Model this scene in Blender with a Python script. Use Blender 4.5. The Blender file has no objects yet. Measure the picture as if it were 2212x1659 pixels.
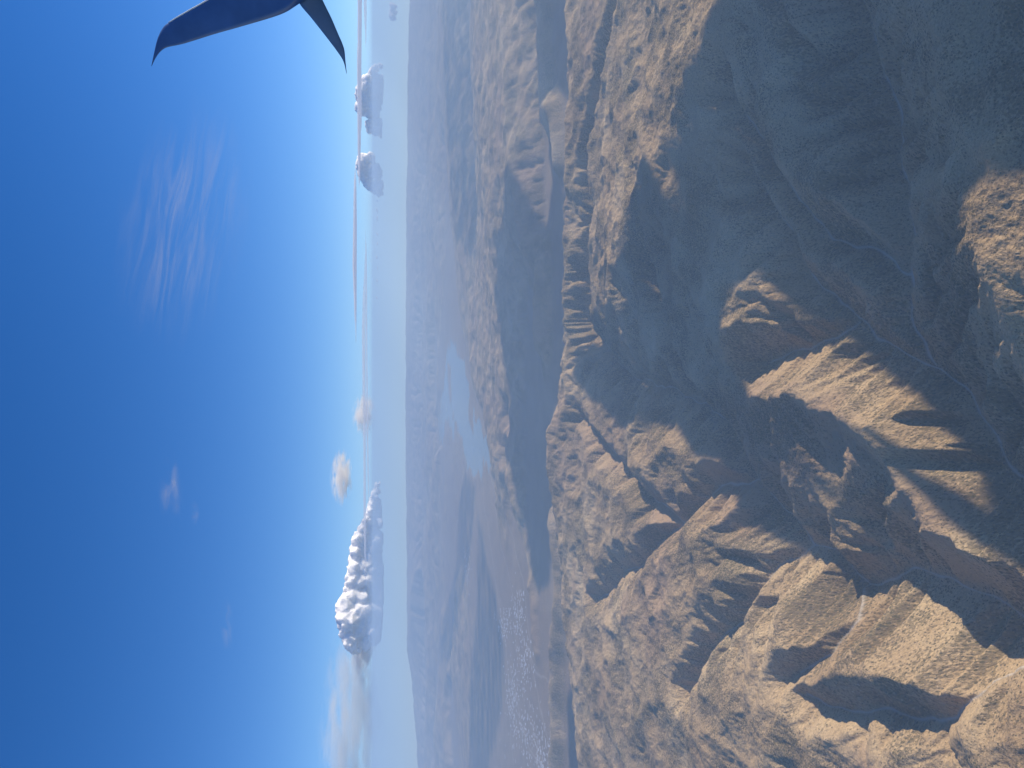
import bpy, math, time
import numpy as np
from mathutils import Vector, Matrix
T0 = time.time()
rng = np.random.default_rng(7)

# ------------------------------------------------------------------ camera, sky, sun, exposure
scene = bpy.context.scene
RE = 2.0e8               # the ground falls away very gently
CAMZ = 9500.0             # cruising height in metres above sea level
PITCH = math.radians(10.4)
FPX = 1609.0              # focal length in pixels of a 2212 px wide frame
cam_data = bpy.data.cameras.new("camera")
cam_data.sensor_width = 36.0
cam_data.lens = 36.0 * FPX / 2212.0
cam_data.clip_start = 0.1
cam_data.clip_end = 2.0e6
cam = bpy.data.objects.new("camera", cam_data)
scene.collection.objects.link(cam)
CAM = Vector((0, 0, CAMZ))
FWD = Vector((0, math.cos(PITCH), -math.sin(PITCH)))
DWN = Vector((0, -math.sin(PITCH), -math.cos(PITCH)))
RGT = Vector((1, 0, 0))
# the phone was held sideways: picture right = world down, picture up = world right
cam.matrix_world = Matrix(((DWN.x, RGT.x, -FWD.x, CAM.x), (DWN.y, RGT.y, -FWD.y, CAM.y),
                           (DWN.z, RGT.z, -FWD.z, CAM.z), (0, 0, 0, 1)))
scene.camera = cam

SUN_AZ, SUN_EL = math.radians(82), math.radians(23)      # azimuth to the right of straight ahead
SDIR = np.array([math.sin(SUN_AZ) * math.cos(SUN_EL), math.cos(SUN_AZ) * math.cos(SUN_EL), math.sin(SUN_EL)])
sun_l = bpy.data.lights.new("sun", 'SUN')
sun_l.energy = 5.0
sun_l.angle = math.radians(0.45)
sun_l.color = (1.0, 0.85, 0.65)
sun = bpy.data.objects.new("sun", sun_l)
sun.rotation_euler = Vector(SDIR).to_track_quat('Z', 'Y').to_euler()
sun.location = (0, 0, 20000)
scene.collection.objects.link(sun)

world = bpy.data.worlds.new("World"); scene.world = world
world.use_nodes = True
wn, wl = world.node_tree.nodes, world.node_tree.links
wn.clear()
w_out = wn.new("ShaderNodeOutputWorld"); w_bg = wn.new("ShaderNodeBackground")
w_sky = wn.new("ShaderNodeTexSky"); w_sky.sky_type = 'NISHITA'; w_sky.sun_disc = False
w_sky.sun_elevation = SUN_EL; w_sky.sun_rotation = SUN_AZ
w_sky.altitude = 3000.0; w_sky.air_density = 1.0; w_sky.dust_density = 0.3; w_sky.ozone_density = 2.0
w_geo = wn.new("ShaderNodeTexCoord")
w_add = wn.new("ShaderNodeVectorMath"); w_add.operation = 'ADD'; w_add.inputs[1].default_value = (0, 0, 0.055)  # dip of the horizon at this height
w_nrm = wn.new("ShaderNodeVectorMath"); w_nrm.operation = 'NORMALIZE'
wl.new(w_geo.outputs['Generated'], w_add.inputs[0]); wl.new(w_add.outputs[0], w_nrm.inputs[0])
wl.new(w_nrm.outputs[0], w_sky.inputs['Vector'])
w_hs = wn.new("ShaderNodeHueSaturation"); w_hs.inputs['Saturation'].default_value = 1.34; w_hs.inputs['Hue'].default_value = 0.512
wl.new(w_sky.outputs[0], w_hs.inputs['Color']); wl.new(w_hs.outputs[0], w_bg.inputs['Color']); wl.new(w_bg.outputs[0], w_out.inputs[0])
w_bg.inputs['Strength'].default_value = 0.122
HAZE_DENSITY = 0.0128e-3
HAZE_COLOR = (0.48, 0.70, 1.0)

vs = scene.view_settings
vs.view_transform = 'Standard'; vs.look = 'None'; vs.gamma = 1.0; vs.use_curve_mapping = False
vs.exposure = 0.40
scene.render.engine = 'CYCLES'
cy = scene.cycles
cy.use_denoising = True; cy.use_adaptive_sampling = False
cy.max_bounces = 6; cy.diffuse_bounces = 2; cy.glossy_bounces = 2; cy.transmission_bounces = 2
cy.volume_bounces = 2; cy.transparent_max_bounces = 12
cy.volume_max_steps = 256
cy.caustics_reflective = False; cy.caustics_refractive = False
cy.sample_clamp_indirect = 5

# ------------------------------------------------------------------ helpers
def ground(px, py, h):
    """the point at height h (metres above the curved sea) under a pixel of the 2212 x 1659 photograph"""
    v = (px - 1106.0) / FPX; u = (829.5 - py) / FPX
    d = FWD + DWN * v + RGT * u
    drop = 0.0
    for _ in range(6):
        t = (h - drop - CAMZ) / d.z
        x, y = d.x * t, d.y * t
        drop = (x * x + y * y) / (2 * RE)
    return x, y

def tag(o, label=None, cat=None, group=None, kind=None):
    if label: o['label'] = label
    if cat: o['category'] = cat
    if group: o['group'] = group
    if kind: o['kind'] = kind
    return o

def link(name, me, mat=None, parent=None):
    o = bpy.data.objects.new(name, me)
    scene.collection.objects.link(o)
    if mat: me.materials.append(mat)
    if parent: o.parent = parent
    return o

def mesh_np(name, v, f, smooth=True):
    """mesh from numpy arrays; f is (n,3) or (n,4)"""
    me = bpy.data.meshes.new(name)
    n, k = f.shape
    me.vertices.add(len(v)); me.vertices.foreach_set('co', np.ascontiguousarray(v, dtype=np.float32).ravel())
    me.loops.add(n * k); me.loops.foreach_set('vertex_index', np.ascontiguousarray(f, dtype=np.int32).ravel())
    me.polygons.add(n)
    me.polygons.foreach_set('loop_start', np.arange(0, n * k, k, dtype=np.int32))
    me.polygons.foreach_set('loop_total', np.full(n, k, dtype=np.int32))
    me.polygons.foreach_set('use_smooth', np.full(n, smooth, dtype=bool))
    me.update(calc_edges=True)
    return me

def attr(me, name, a):
    at = me.attributes.new(name, 'FLOAT', 'POINT')
    at.data.foreach_set('value', np.ascontiguousarray(a, dtype=np.float32).ravel())

_perm = rng.permutation(4096).astype(np.int32)
_ga = rng.uniform(0, 2 * np.pi, 4096); _gx = np.cos(_ga).astype(np.float32); _gy = np.sin(_ga).astype(np.float32)
def perlin(x, y, seed=0):
    xi = np.floor(x).astype(np.int64); yi = np.floor(y).astype(np.int64)
    fx = (x - xi).astype(np.float32); fy = (y - yi).astype(np.float32)
    u = fx * fx * fx * (fx * (fx * 6 - 15) + 10); w = fy * fy * fy * (fy * (fy * 6 - 15) + 10)
    def g(ax, ay, dx, dy):
        h = _perm[(_perm[(ax + seed * 131) & 4095] + ay) & 4095]
        return _gx[h] * dx + _gy[h] * dy
    a = g(xi, yi, fx, fy); b = g(xi + 1, yi, fx - 1, fy)
    c = g(xi, yi + 1, fx, fy - 1); d = g(xi + 1, yi + 1, fx - 1, fy - 1)
    return (a + (b - a) * u) * (1 - w) + (c + (d - c) * u) * w
def fbm(x, y, s, octs, seed=0, gain=0.5):
    r = 0; a = 1.0; f = 1.0 / s
    for k in range(octs):
        r = r + a * perlin(x * f + 17.3 * k, y * f - 9.1 * k, seed + k); a *= gain; f *= 2.03
    return r
def ridged(x, y, s, octs, seed=0, gain=0.5):
    r = 0; a = 1.0; f = 1.0 / s
    for k in range(octs):
        r = r + a * (0.55 - 1.6 * np.abs(perlin(x * f + 17.3 * k, y * f - 9.1 * k, seed + k))); a *= gain; f *= 2.03
    return r
def sstep(a, b, x):
    t = np.clip((x - a) / (b - a), 0, 1)
    return t * t * (3 - 2 * t)

def seg_dist(X, Y, pts):
    """distance to a polyline and the interpolated third value along it"""
    best = np.full(X.shape, 1e12); val = np.zeros(X.shape)
    for (x0, y0, a), (x1, y1, b) in zip(pts[:-1], pts[1:]):
        dx, dy = x1 - x0, y1 - y0
        t = np.clip(((X - x0) * dx + (Y - y0) * dy) / (dx * dx + dy * dy + 1e-9), 0, 1)
        d = (X - x0 - t * dx) ** 2 + (Y - y0 - t * dy) ** 2
        m = d < best
        best = np.where(m, d, best); val = np.where(m, a + (b - a) * t, val)
    return np.sqrt(best), val

def in_poly(X, Y, poly):
    c = np.zeros(X.shape, bool); n = len(poly)
    for i in range(n):
        x0, y0 = poly[i]; x1, y1 = poly[(i + 1) % n]
        if y0 == y1: continue
        m = ((y0 > Y) != (y1 > Y)) & (X < (x1 - x0) * (Y - y0) / (y1 - y0) + x0)
        c ^= m
    return c

def poly_sd(X, Y, poly):
    d, _ = seg_dist(X, Y, [(p[0], p[1], 0) for p in poly] + [(poly[0][0], poly[0][1], 0)])
    return np.where(in_poly(X, Y, poly), d, -d)

def up2(z, shape):
    """bilinear resample to a new grid shape"""
    ny, nx = shape; oy, ox = z.shape
    yy = np.linspace(0, oy - 1, ny); xx = np.linspace(0, ox - 1, nx)
    y0 = np.minimum(yy.astype(int), oy - 2); x0 = np.minimum(xx.astype(int), ox - 2)
    fy = (yy - y0)[:, None]; fx = (xx - x0)[None, :]
    a = z[y0][:, x0]; b = z[y0][:, x0 + 1]; c = z[y0 + 1][:, x0]; d = z[y0 + 1][:, x0 + 1]
    return (a * (1 - fx) + b * fx) * (1 - fy) + (c * (1 - fx) + d * fx) * fy

def laplace(shape, cons_mask, cons_val, iters):
    """smooth surface through fixed cells, coarse to fine"""
    ny, nx = shape
    if min(ny, nx) > 24:
        cy_, cx_ = (ny + 1) // 2, (nx + 1) // 2
        s = np.zeros((cy_, cx_)); w = np.zeros((cy_, cx_))
        ii, jj = np.nonzero(cons_mask)
        np.add.at(s, (ii // 2, jj // 2), cons_val[ii, jj]); np.add.at(w, (ii // 2, jj // 2), 1)
        z = up2(laplace((cy_, cx_), w > 0, s / np.maximum(w, 1), iters), shape)
    else:
        z = np.full(shape, cons_val[cons_mask].mean())
    z[cons_mask] = cons_val[cons_mask]
    for _ in range(iters):
        p = np.pad(z, 1, mode='edge')
        z = 0.25 * (p[:-2, 1:-1] + p[2:, 1:-1] + p[1:-1, :-2] + p[1:-1, 2:])
        z[cons_mask] = cons_val[cons_mask]
    return z

def erode(z, fixed, dx, iters, K, m=0.45, talus=0.75, diff=0.02, uplift=0.0):
    """river erosion: flow down the steepest of eight neighbours, cut with drainage area, then limit the slopes"""
    ny, nx = z.shape; N = ny * nx
    ids = np.arange(N, dtype=np.int64)
    offs = [(-1, -1), (-1, 0), (-1, 1), (0, -1), (0, 1), (1, -1), (1, 0), (1, 1)]
    fx = fixed.copy(); fx[0] = fx[-1] = True; fx[:, 0] = fx[:, -1] = True
    fxf = fx.ravel()
    up = (uplift if np.ndim(uplift) else np.full(z.shape, uplift)) * (~fx)
    for it in range(iters):
        z = z + up
        best = np.zeros(z.shape); rc = np.zeros(z.shape, dtype=np.int64)
        zi = z[1:-1, 1:-1]; bi = best[1:-1, 1:-1]; ri = rc[1:-1, 1:-1]
        for (a, b) in offs:
            L = math.hypot(a, b)
            s = (zi - z[1 + a:ny - 1 + a, 1 + b:nx - 1 + b]) / L
            mk = s > bi
            bi[mk] = s[mk]; ri[mk] = a * nx + b
        rc = (ids + rc.ravel()); rc[fxf] = ids[fxf]
        L = np.where((np.abs((rc - ids)) % nx == 1) & (np.abs(rc - ids) < nx) | (np.abs(rc - ids) == nx), 1.0, 1.41421) * dx
        d = (rc != ids).astype(np.int32); r = rc.copy()
        while True:
            dd = d[r]
            if not dd.any(): break
            d = d + dd; r = r[r]
        d = np.minimum(d, 60000).astype(np.uint16)
        order = np.argsort(d, kind='stable')
        cnt = np.cumsum(np.bincount(d)); nl = len(cnt)
        A = np.full(N, dx * dx)
        for lv in range(nl - 1, 0, -1):
            ix = order[cnt[lv - 1]:cnt[lv]]
            np.add.at(A, rc[ix], A[ix])
        F = K * A ** m / L
        zf = z.ravel().copy()
        for lv in range(1, nl):
            ix = order[cnt[lv - 1]:cnt[lv]]
            fz = F[ix]
            zf[ix] = (zf[ix] + fz * zf[rc[ix]]) / (1 + fz)
        z = zf.reshape(ny, nx)
        # scree: pull down whatever is steeper than the talus slope
        for _ in range(2):
            p = z
            mn = np.minimum(np.minimum(p[:-2, 1:-1], p[2:, 1:-1]), np.minimum(p[1:-1, :-2], p[1:-1, 2:]))
            ex = np.maximum(p[1:-1, 1:-1] - mn - talus * dx, 0)
            z = z.copy(); z[1:-1, 1:-1] -= 0.5 * ex * (~fx[1:-1, 1:-1])
        lap = z[:-2, 1:-1] + z[2:, 1:-1] + z[1:-1, :-2] + z[1:-1, 2:] - 4 * z[1:-1, 1:-1]
        z[1:-1, 1:-1] += diff * lap * (~fx[1:-1, 1:-1])
    return z, A.reshape(ny, nx)

# ------------------------------------------------------------------ lie of the land: crests and streams read off the photograph
def G(lst):
    return [ground(a, b, c) + (c,) for (a, b, c) in lst]

RELIEF = 1.55
def G2(lst):
    return G([(a, b, 1130 + (c - 1130) * RELIEF) for (a, b, c) in lst])
near_rivers = [G2(l) for l in (
    [(1640, 380, 1650), (1770, 600, 1400), (1850, 690, 1310), (1940, 740, 1260), (2000, 790, 1220), (2100, 860, 1180), (2150, 930, 1150), (2212, 1010, 1110), (2420, 1160, 1040)],
    [(1900, 60, 1600), (1960, 300, 1450), (1965, 600, 1300), (1985, 700, 1260), (2030, 805, 1212)],
    [(1370, -60, 1960), (1330, 110, 1860), (1290, 300, 1740), (1290, 560, 1580), (1290, 700, 1500), (1340, 790, 1480), (1440, 840, 1440), (1537, 885, 1400), (1596, 947, 1340), (1650, 1030, 1290),
     (1720, 1110, 1250), (1759, 1180, 1215), (1822, 1190, 1195), (1850, 1235, 1180), (1880, 1262, 1170), (1950, 1235, 1160), (2048, 1250, 1140), (2146, 1284, 1110), (2230, 1345, 1080), (2420, 1420, 1030)],
    [(1440, 600, 1700), (1480, 760, 1520), (1537, 885, 1400)],
    [(1300, 1290, 1800), (1400, 1210, 1700), (1480, 1130, 1560), (1560, 1060, 1400), (1650, 1030, 1290)],
    [(1500, 1480, 1850), (1560, 1370, 1720), (1640, 1300, 1600), (1690, 1230, 1420), (1759, 1180, 1215)],
    [(1270, 900, 1750), (1320, 960, 1680), (1400, 1060, 1650), (1480, 1130, 1560)],
    [(1750, 1490, 1830), (1850, 1530, 1770), (1950, 1557, 1700), (2030, 1560, 1665), (2075, 1545, 1650), (2120, 1508, 1620), (2212, 1440, 1560), (2420, 1430, 1420)],
    [(1730, 1440, 1800), (1800, 1400, 1720), (1850, 1330, 1560), (1860, 1270, 1300), (1880, 1262, 1170)],
    [(1660, 780, 1500), (1750, 760, 1400), (1850, 700, 1310)],
    [(1600, 200, 1900), (1680, 350, 1750), (1800, 520, 1500), (1965, 600, 1300)],
)]
near_crests = [G2(l) for l in (
    [(1700, -160, 2350), (1581, 0, 2350), (1530, 116, 2300), (1490, 186, 2260), (1450, 282, 2240), (1420, 328, 2220), (1384, 418, 2220), (1377, 479, 2180), (1339, 529, 2150), (1334, 605, 2100), (1319, 695, 2000)],
    [(1225, -80, 2080), (1240, 130, 2020), (1230, 400, 2020), (1225, 600, 2020), (1236, 770, 1960), (1222, 830, 2020), (1192, 930, 2180), (1190, 985, 2160), (1205, 1100, 2050), (1225, 1200, 1980), (1228, 1350, 2000), (1240, 1420, 2000), (1262, 1520, 2040), (1268, 1760, 2050)],
    [(1480, 560, 2000), (1540, 660, 1960), (1582, 735, 1980), (1604, 760, 1960), (1640, 860, 1930), (1740, 852, 1900), (1780, 885, 1850), (1830, 905, 1830), (1900, 915, 1780), (1990, 950, 1760), (2045, 985, 1700), (2140, 1060, 1500), (2240, 1180, 1300)],
    [(1620, 160, 2150), (1720, 330, 1950), (1830, 480, 1750), (1900, 640, 1520)],
    [(1980, -80, 2100), (2080, 160, 2050), (2110, 480, 2000), (2130, 620, 2000), (2212, 720, 1960), (2330, 860, 1750)],
    [(1330, 1080, 1950), (1375, 1000, 1920), (1392, 945, 1850), (1440, 935, 1750)],
    [(1360, 1310, 2000), (1430, 1180, 1930), (1500, 1060, 1820), (1545, 1012, 1720)],
    [(1430, 1200, 1930), (1540, 1130, 1820), (1590, 1090, 1650)],
    [(1480, 1330, 1950), (1560, 1240, 1880), (1620, 1180, 1700)],
    [(1700, 1350, 1900), (1720, 1260, 1800), (1735, 1215, 1600)],
    [(1590, 1500, 2000), (1680, 1400, 1940), (1770, 1330, 1860), (1775, 1245, 1750), (1790, 1225, 1600)],
    [(1850, 1340, 1800), (1960, 1268, 1860), (1990, 1256, 1860), (2030, 1275, 1840), (2100, 1318, 1820), (2150, 1316, 1800), (2200, 1350, 1760), (2330, 1400, 1650)],
    [(1990, 1256, 1860), (2000, 1380, 1830), (1900, 1400, 1860), (1850, 1470, 1900), (1700, 1560, 2000), (1500, 1600, 2050)],
    [(2230, 1600, 1760), (2120, 1620, 1780), (1980, 1650, 1820), (1800, 1659, 1950)],
    [(1268, 1560, 2040), (1400, 1520, 2050), (1500, 1600, 2050)],
)]

def build_near():
    x0, x1, y0, y1 = -19000.0, 20500.0, 4500.0, 35500.0
    out = None
    for lev, (dx, its, K) in enumerate(((120.0, 34, 0.034), (60.0, 14, 0.040), (NEAR_DX, 12, 0.044))):
        nx = int((x1 - x0) / dx) + 1; ny = int((y1 - y0) / dx) + 1
        X, Y = np.meshgrid(x0 + np.arange(nx) * dx, y0 + np.arange(ny) * dx)
        # streams wander a little
        wx = 260 * fbm(X, Y, 1500, 3, 40); wy = 260 * fbm(X, Y, 1500, 3, 50)
        fixed = np.zeros(X.shape, bool); fval = np.zeros(X.shape)
        for r in near_rivers:
            d, v = seg_dist(X + wx, Y + wy, r)
            mk = d < dx * 0.8
            fixed |= mk; fval = np.where(mk, v, fval)
        if lev == 0:
            cm = fixed.copy(); cv = fval.copy()
            for c in near_crests:
                d, v = seg_dist(X + 0.6 * wx, Y + 0.6 * wy, c)
                mk = (d < dx * 0.75) & ~fixed
                cm |= mk; cv = np.where(mk, v - 230, cv)
            # the far side of the block falls to the basin
            bx = [ground(float(np.interp(p, [-300, 700, 930, 1150, 2000], [1262, 1255, 1236, 1240, 1290])), p, 760) for p in range(-300, 2000, 100)]
            d, v = seg_dist(X, Y, [(a, b, 760) for a, b in bx])
            mk = d < dx; cm |= mk; cv = np.where(mk, 760 + 0 * v, cv)
            out = laplace(X.shape, cm, cv, 60)
            behind = Y > np.interp(X, [a for a, b in bx[::-1]], [b for a, b in bx[::-1]])
            out = np.where(behind, 760, out)
            qx = 500 * fbm(X, Y, 2200, 3, 11); qy = 500 * fbm(X, Y, 2200, 3, 12)
            out = out + (230 * ridged(X + qx, Y + qy, 2400, 5, 3) + 110 * ridged(X - qy, Y + qx, 800, 3, 9)) * (~fixed) * np.where(behind, 0.1, 1)
        else:
            out = up2(out, X.shape)
            out = out + (80 if lev == 1 else 26) * ridged(X + .3 * wx, Y + .3 * wy, (900 if lev == 1 else 380), 4, 60 + lev, .55) * np.clip((out - 900) / 500, 0, 1)
        out[fixed] = fval[fixed]
        up = np.clip((out - 1000) / 1000, 0, 1) * (5.0 if lev == 0 else 3.0 if lev == 1 else 1.6)
        out, A = erode(out, fixed, dx, its, K, talus=1.15, uplift=up, diff=0.010)
    return dict(x0=x0, y0=y0, dx=dx, z=out, A=A)
NEAR_DX = 29.0

far_low = [(l, h) for l, h in (
    ([(965, 300), (975, 480), (990, 620), (980, 735)], 700),
    ([(1020, -200), (1020, 100), (1030, 300), (1045, 500)], 720),
    ([(1250, -300), (1250, 2000)], 730), ([(1225, -300), (1225, 2000)], 730), ([(1203, -300), (1203, 500), (1200, 900), (1203, 2000)], 735),
    ([(1150, 560), (1150, 900), (1140, 1100), (1150, 1500), (1160, 1900)], 735),
    ([(1180, -300), (1180, 300), (1175, 700), (1170, 1000), (1170, 1300), (1180, 1900)], 760),
    ([(1110, 900), (1120, 1200), (1125, 1500), (1130, 1900)], 740),
    ([(1040, 1060), (1060, 1300), (1075, 1600), (1080, 1900)], 720),
    ([(1000, 1050), (990, 1300), (975, 1500), (990, 1900)], 700),
    ([(935, 900), (930, 1100), (925, 1400), (930, 1900)], 700),
    ([(925, 700), (930, 850)], 720),
    ([(898, -200), (900, 300), (905, 600), (900, 1000), (900, 1300)], 700),
)]
far_high = [(l, h) for l, h in (
    ([(950, -300), (962, 0), (966, 150), (975, 300), (985, 420), (996, 560)], 1650),
    ([(935, 560), (932, 650), (938, 700)], 1150),
    ([(1040, -300), (1036, 20), (1048, 200), (1062, 340), (1070, 480)], 1600),
    ([(1100, -200), (1105, 100), (1112, 330), (1125, 480), (1140, 600), (1150, 700)], 1500),
    ([(1160, -200), (1165, 80), (1180, 250), (1190, 350)], 1150),
    ([(1010, 660), (1035, 800), (1060, 900), (1085, 980), (1110, 1050)], 1010),
    ([(1055, 620), (1080, 820), (1105, 960), (1125, 1100)], 960),
    ([(1195, 1120), (1200, 1350), (1205, 1600), (1205, 1900)], 1010),
    ([(1135, 1180), (1150, 1300), (1165, 1420)], 860),
    ([(895, -300), (892, 60), (886, 180), (880, 270), (880, 350), (884, 430), (890, 520)], 2640),
    ([(888, 640), (884, 800), (882, 900), (884, 1000), (884, 1150), (886, 1300)], 2640),
    ([(895, 1200), (890, 1330), (882, 1420), (880, 1500), (880, 1600), (878, 1700), (880, 1900)], 2640),
    ([(915, 1330), (925, 1420), (930, 1500), (918, 1600), (920, 1900)], 1250),
    ([(955, 1480), (960, 1560), (965, 1640), (970, 1900)], 1250),
    ([(965, 900), (962, 1000), (960, 1100), (958, 1300)], 860),
    ([(925, -200), (930, 150), (935, 350), (930, 500)], 1350),
    ([(990, 1250), (985, 1350), (975, 1430), (960, 1500)], 1000),
)]
LAKE_H = 640.0
lake_px = [(972, 738), (982, 745), (990, 765), (1003, 782), (1006, 815), (1012, 830), (1012, 875), (1015, 915), (1021, 920), (1024, 895), (1030, 905), (1037, 925), (1045, 935), (1060, 940),
           (1068, 965), (1066, 985), (1058, 1002), (1045, 1008), (1042, 1030), (1036, 1034), (1030, 1018), (1020, 1020), (1012, 1008), (1006, 1000), (1003, 975), (996, 950), (988, 925),
           (983, 905), (978, 945), (972, 915), (962, 905), (958, 950), (950, 960), (946, 900), (950, 868), (958, 850), (963, 800), (964, 770)]
island_px = [[(966, 783), (973, 786), (974, 830), (976, 868), (972, 870), (968, 820)],
             [(946, 850), (950, 852), (951, 880), (954, 893), (946, 892), (944, 875)],
             [(978, 888), (980, 890), (979, 915), (977, 912)]]
lake_poly = [ground(a, b, LAKE_H) for a, b in lake_px]
island_poly = [[ground(a, b, LAKE_H) for a, b in p] for p in island_px]

def build_far():
    dx = 300.0
    x0, x1, y0, y1 = -100000.0, 100000.0, 28000.0, 152500.0
    nx = int((x1 - x0) / dx) + 1; ny = int((y1 - y0) / dx) + 1
    X, Y = np.meshgrid(x0 + np.arange(nx) * dx, y0 + np.arange(ny) * dx)
    wx = 900 * fbm(X, Y, 7000, 3, 140); wy = 900 * fbm(X, Y, 7000, 3, 150)
    cm = np.zeros(X.shape, bool); cv = np.zeros(X.shape)
    for l, h in far_low + far_high:
        if h > 900: h = 740 + (h - 740) * 1.35
        pts = [ground(a, b, h) + (h,) for a, b in l]
        d, v = seg_dist(X + wx, Y + wy, pts)
        hh = h * (1 + (0.10 * fbm(X, Y, 9000, 3, 160) if h > 900 else 0))
        mk = d < dx * 0.8
        cm |= mk; cv = np.where(mk, hh, cv)
    sd = poly_sd(X, Y, lake_poly)
    mk = sd > -700; cm |= mk; cv = np.where(mk, LAKE_H + 10, cv)
    # beyond 95 km: rows of desert ranges
    z = laplace(X.shape, cm, cv, 60)
    R = np.hypot(X, Y)
    ranges = 720 + 1500 * np.clip(ridged(X * 0.5 + 0.2 * Y, Y, 19000, 3, 170), 0, 1.3) ** 1.4
    z = z + (ranges - z) * sstep(98000, 108000, R) * (1 - sstep(122000, 132000, R)) * 0.85
    mount = sstep(740, 1050, z)
    z = z + mount * 230 * ridged(X, Y, 5200, 4, 180) + (1 - mount) * 14 * fbm(X, Y, 2600, 3, 190)
    # washboard hills by the lake
    fixed = (sd > -500)
    z = np.where(fixed, LAKE_H + 5, np.maximum(z, LAKE_H + 12))
    up = mount * 6.0 * np.clip((z - 780) / 300, 0, 1)
    z, A = erode(z, fixed, dx, 26, 0.045, talus=0.55, uplift=up)
    z = np.where(fixed, LAKE_H + 5, np.maximum(z, LAKE_H + 12))
    return dict(x0=x0, y0=y0, dx=dx, z=z, A=A)

def build_mid(fr):
    dx = 105.0
    x0, x1, y0, y1 = -32000.0, 34000.0, 28200.0, 66000.0
    nx = int((x1 - x0) / dx) + 1; ny = int((y1 - y0) / dx) + 1
    X, Y = np.meshgrid(x0 + np.arange(nx) * dx, y0 + np.arange(ny) * dx)
    z, _ = sample(fr, X, Y)
    sd = poly_sd(X, Y, lake_poly)
    fixed = sd > -450
    mount = sstep(735, 900, z)
    z = z + mount * (210 * ridged(X, Y, 2100, 4, 210) + 120 * ridged(X * .5 + .6 * Y, Y * .9, 900, 4, 215)) + (1 - mount) * sstep(700, 740, z) * 16 * ridged(X * .6 + .6 * Y, Y, 700, 3, 217)
    z = np.where(fixed, LAKE_H + 5, np.maximum(z, LAKE_H + 10))
    z, A = erode(z, fixed, dx, 14, 0.035, talus=0.8, uplift=mount * 7)
    z = np.where(fixed, LAKE_H + 5, np.maximum(z, LAKE_H + 10))
    return dict(x0=x0, y0=y0, dx=dx, z=z, A=A)

def sample(g, X, Y, key='z'):
    fx = (X - g['x0']) / g['dx']; fy = (Y - g['y0']) / g['dx']
    z = g[key]; ny, nx = z.shape
    ok = (fx >= 1) & (fx < nx - 2) & (fy >= 1) & (fy < ny - 2)
    fx = np.clip(fx, 1, nx - 3.001); fy = np.clip(fy, 1, ny - 3.001)
    ix = fx.astype(int); iy = fy.astype(int); tx = fx - ix; ty = fy - iy
    def cub(t):   # quadratic-ish smooth B-spline weights, blended with linear to keep crests crisp
        b = [(1 - t) ** 3 / 6, (3 * t ** 3 - 6 * t ** 2 + 4) / 6, (-3 * t ** 3 + 3 * t ** 2 + 3 * t + 1) / 6, t ** 3 / 6]
        l = [0 * t, 1 - t, t, 0 * t]
        return [0.5 * p + 0.5 * q for p, q in zip(b, l)]
    wxs, wys = cub(tx), cub(ty)
    r = 0
    for j in range(4):
        row = 0
        for i in range(4):
            row = row + wxs[i] * z[iy - 1 + j, ix - 1 + i]
        r = r + wys[j] * row
    return r, ok

near = build_near(); print('near', round(time.time() - T0, 1), near['z'].shape)
far = build_far(); print('far', round(time.time() - T0, 1), far['z'].shape)

mid = build_mid(far); print('mid', round(time.time() - T0, 1), mid['z'].shape)

def height(X, Y):
    """ground height above the curved sea at any place, with fine relief"""
    zn, okn = sample(near, X, Y); zf, okf = sample(far, X, Y)
    zm, _ = sample(mid, X, Y)
    wm = sstep(0, 3000, np.minimum.reduce([X + 31500, 33500 - X, 65500 - Y]))
    zf = zf + (zm - zf) * wm
    w = sstep(32500, 34800, Y)
    zf2 = np.where(Y < 28600, sample(near, X, Y)[0], zf)
    z = zn * (1 - w) + zf2 * w
    return z

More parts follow.
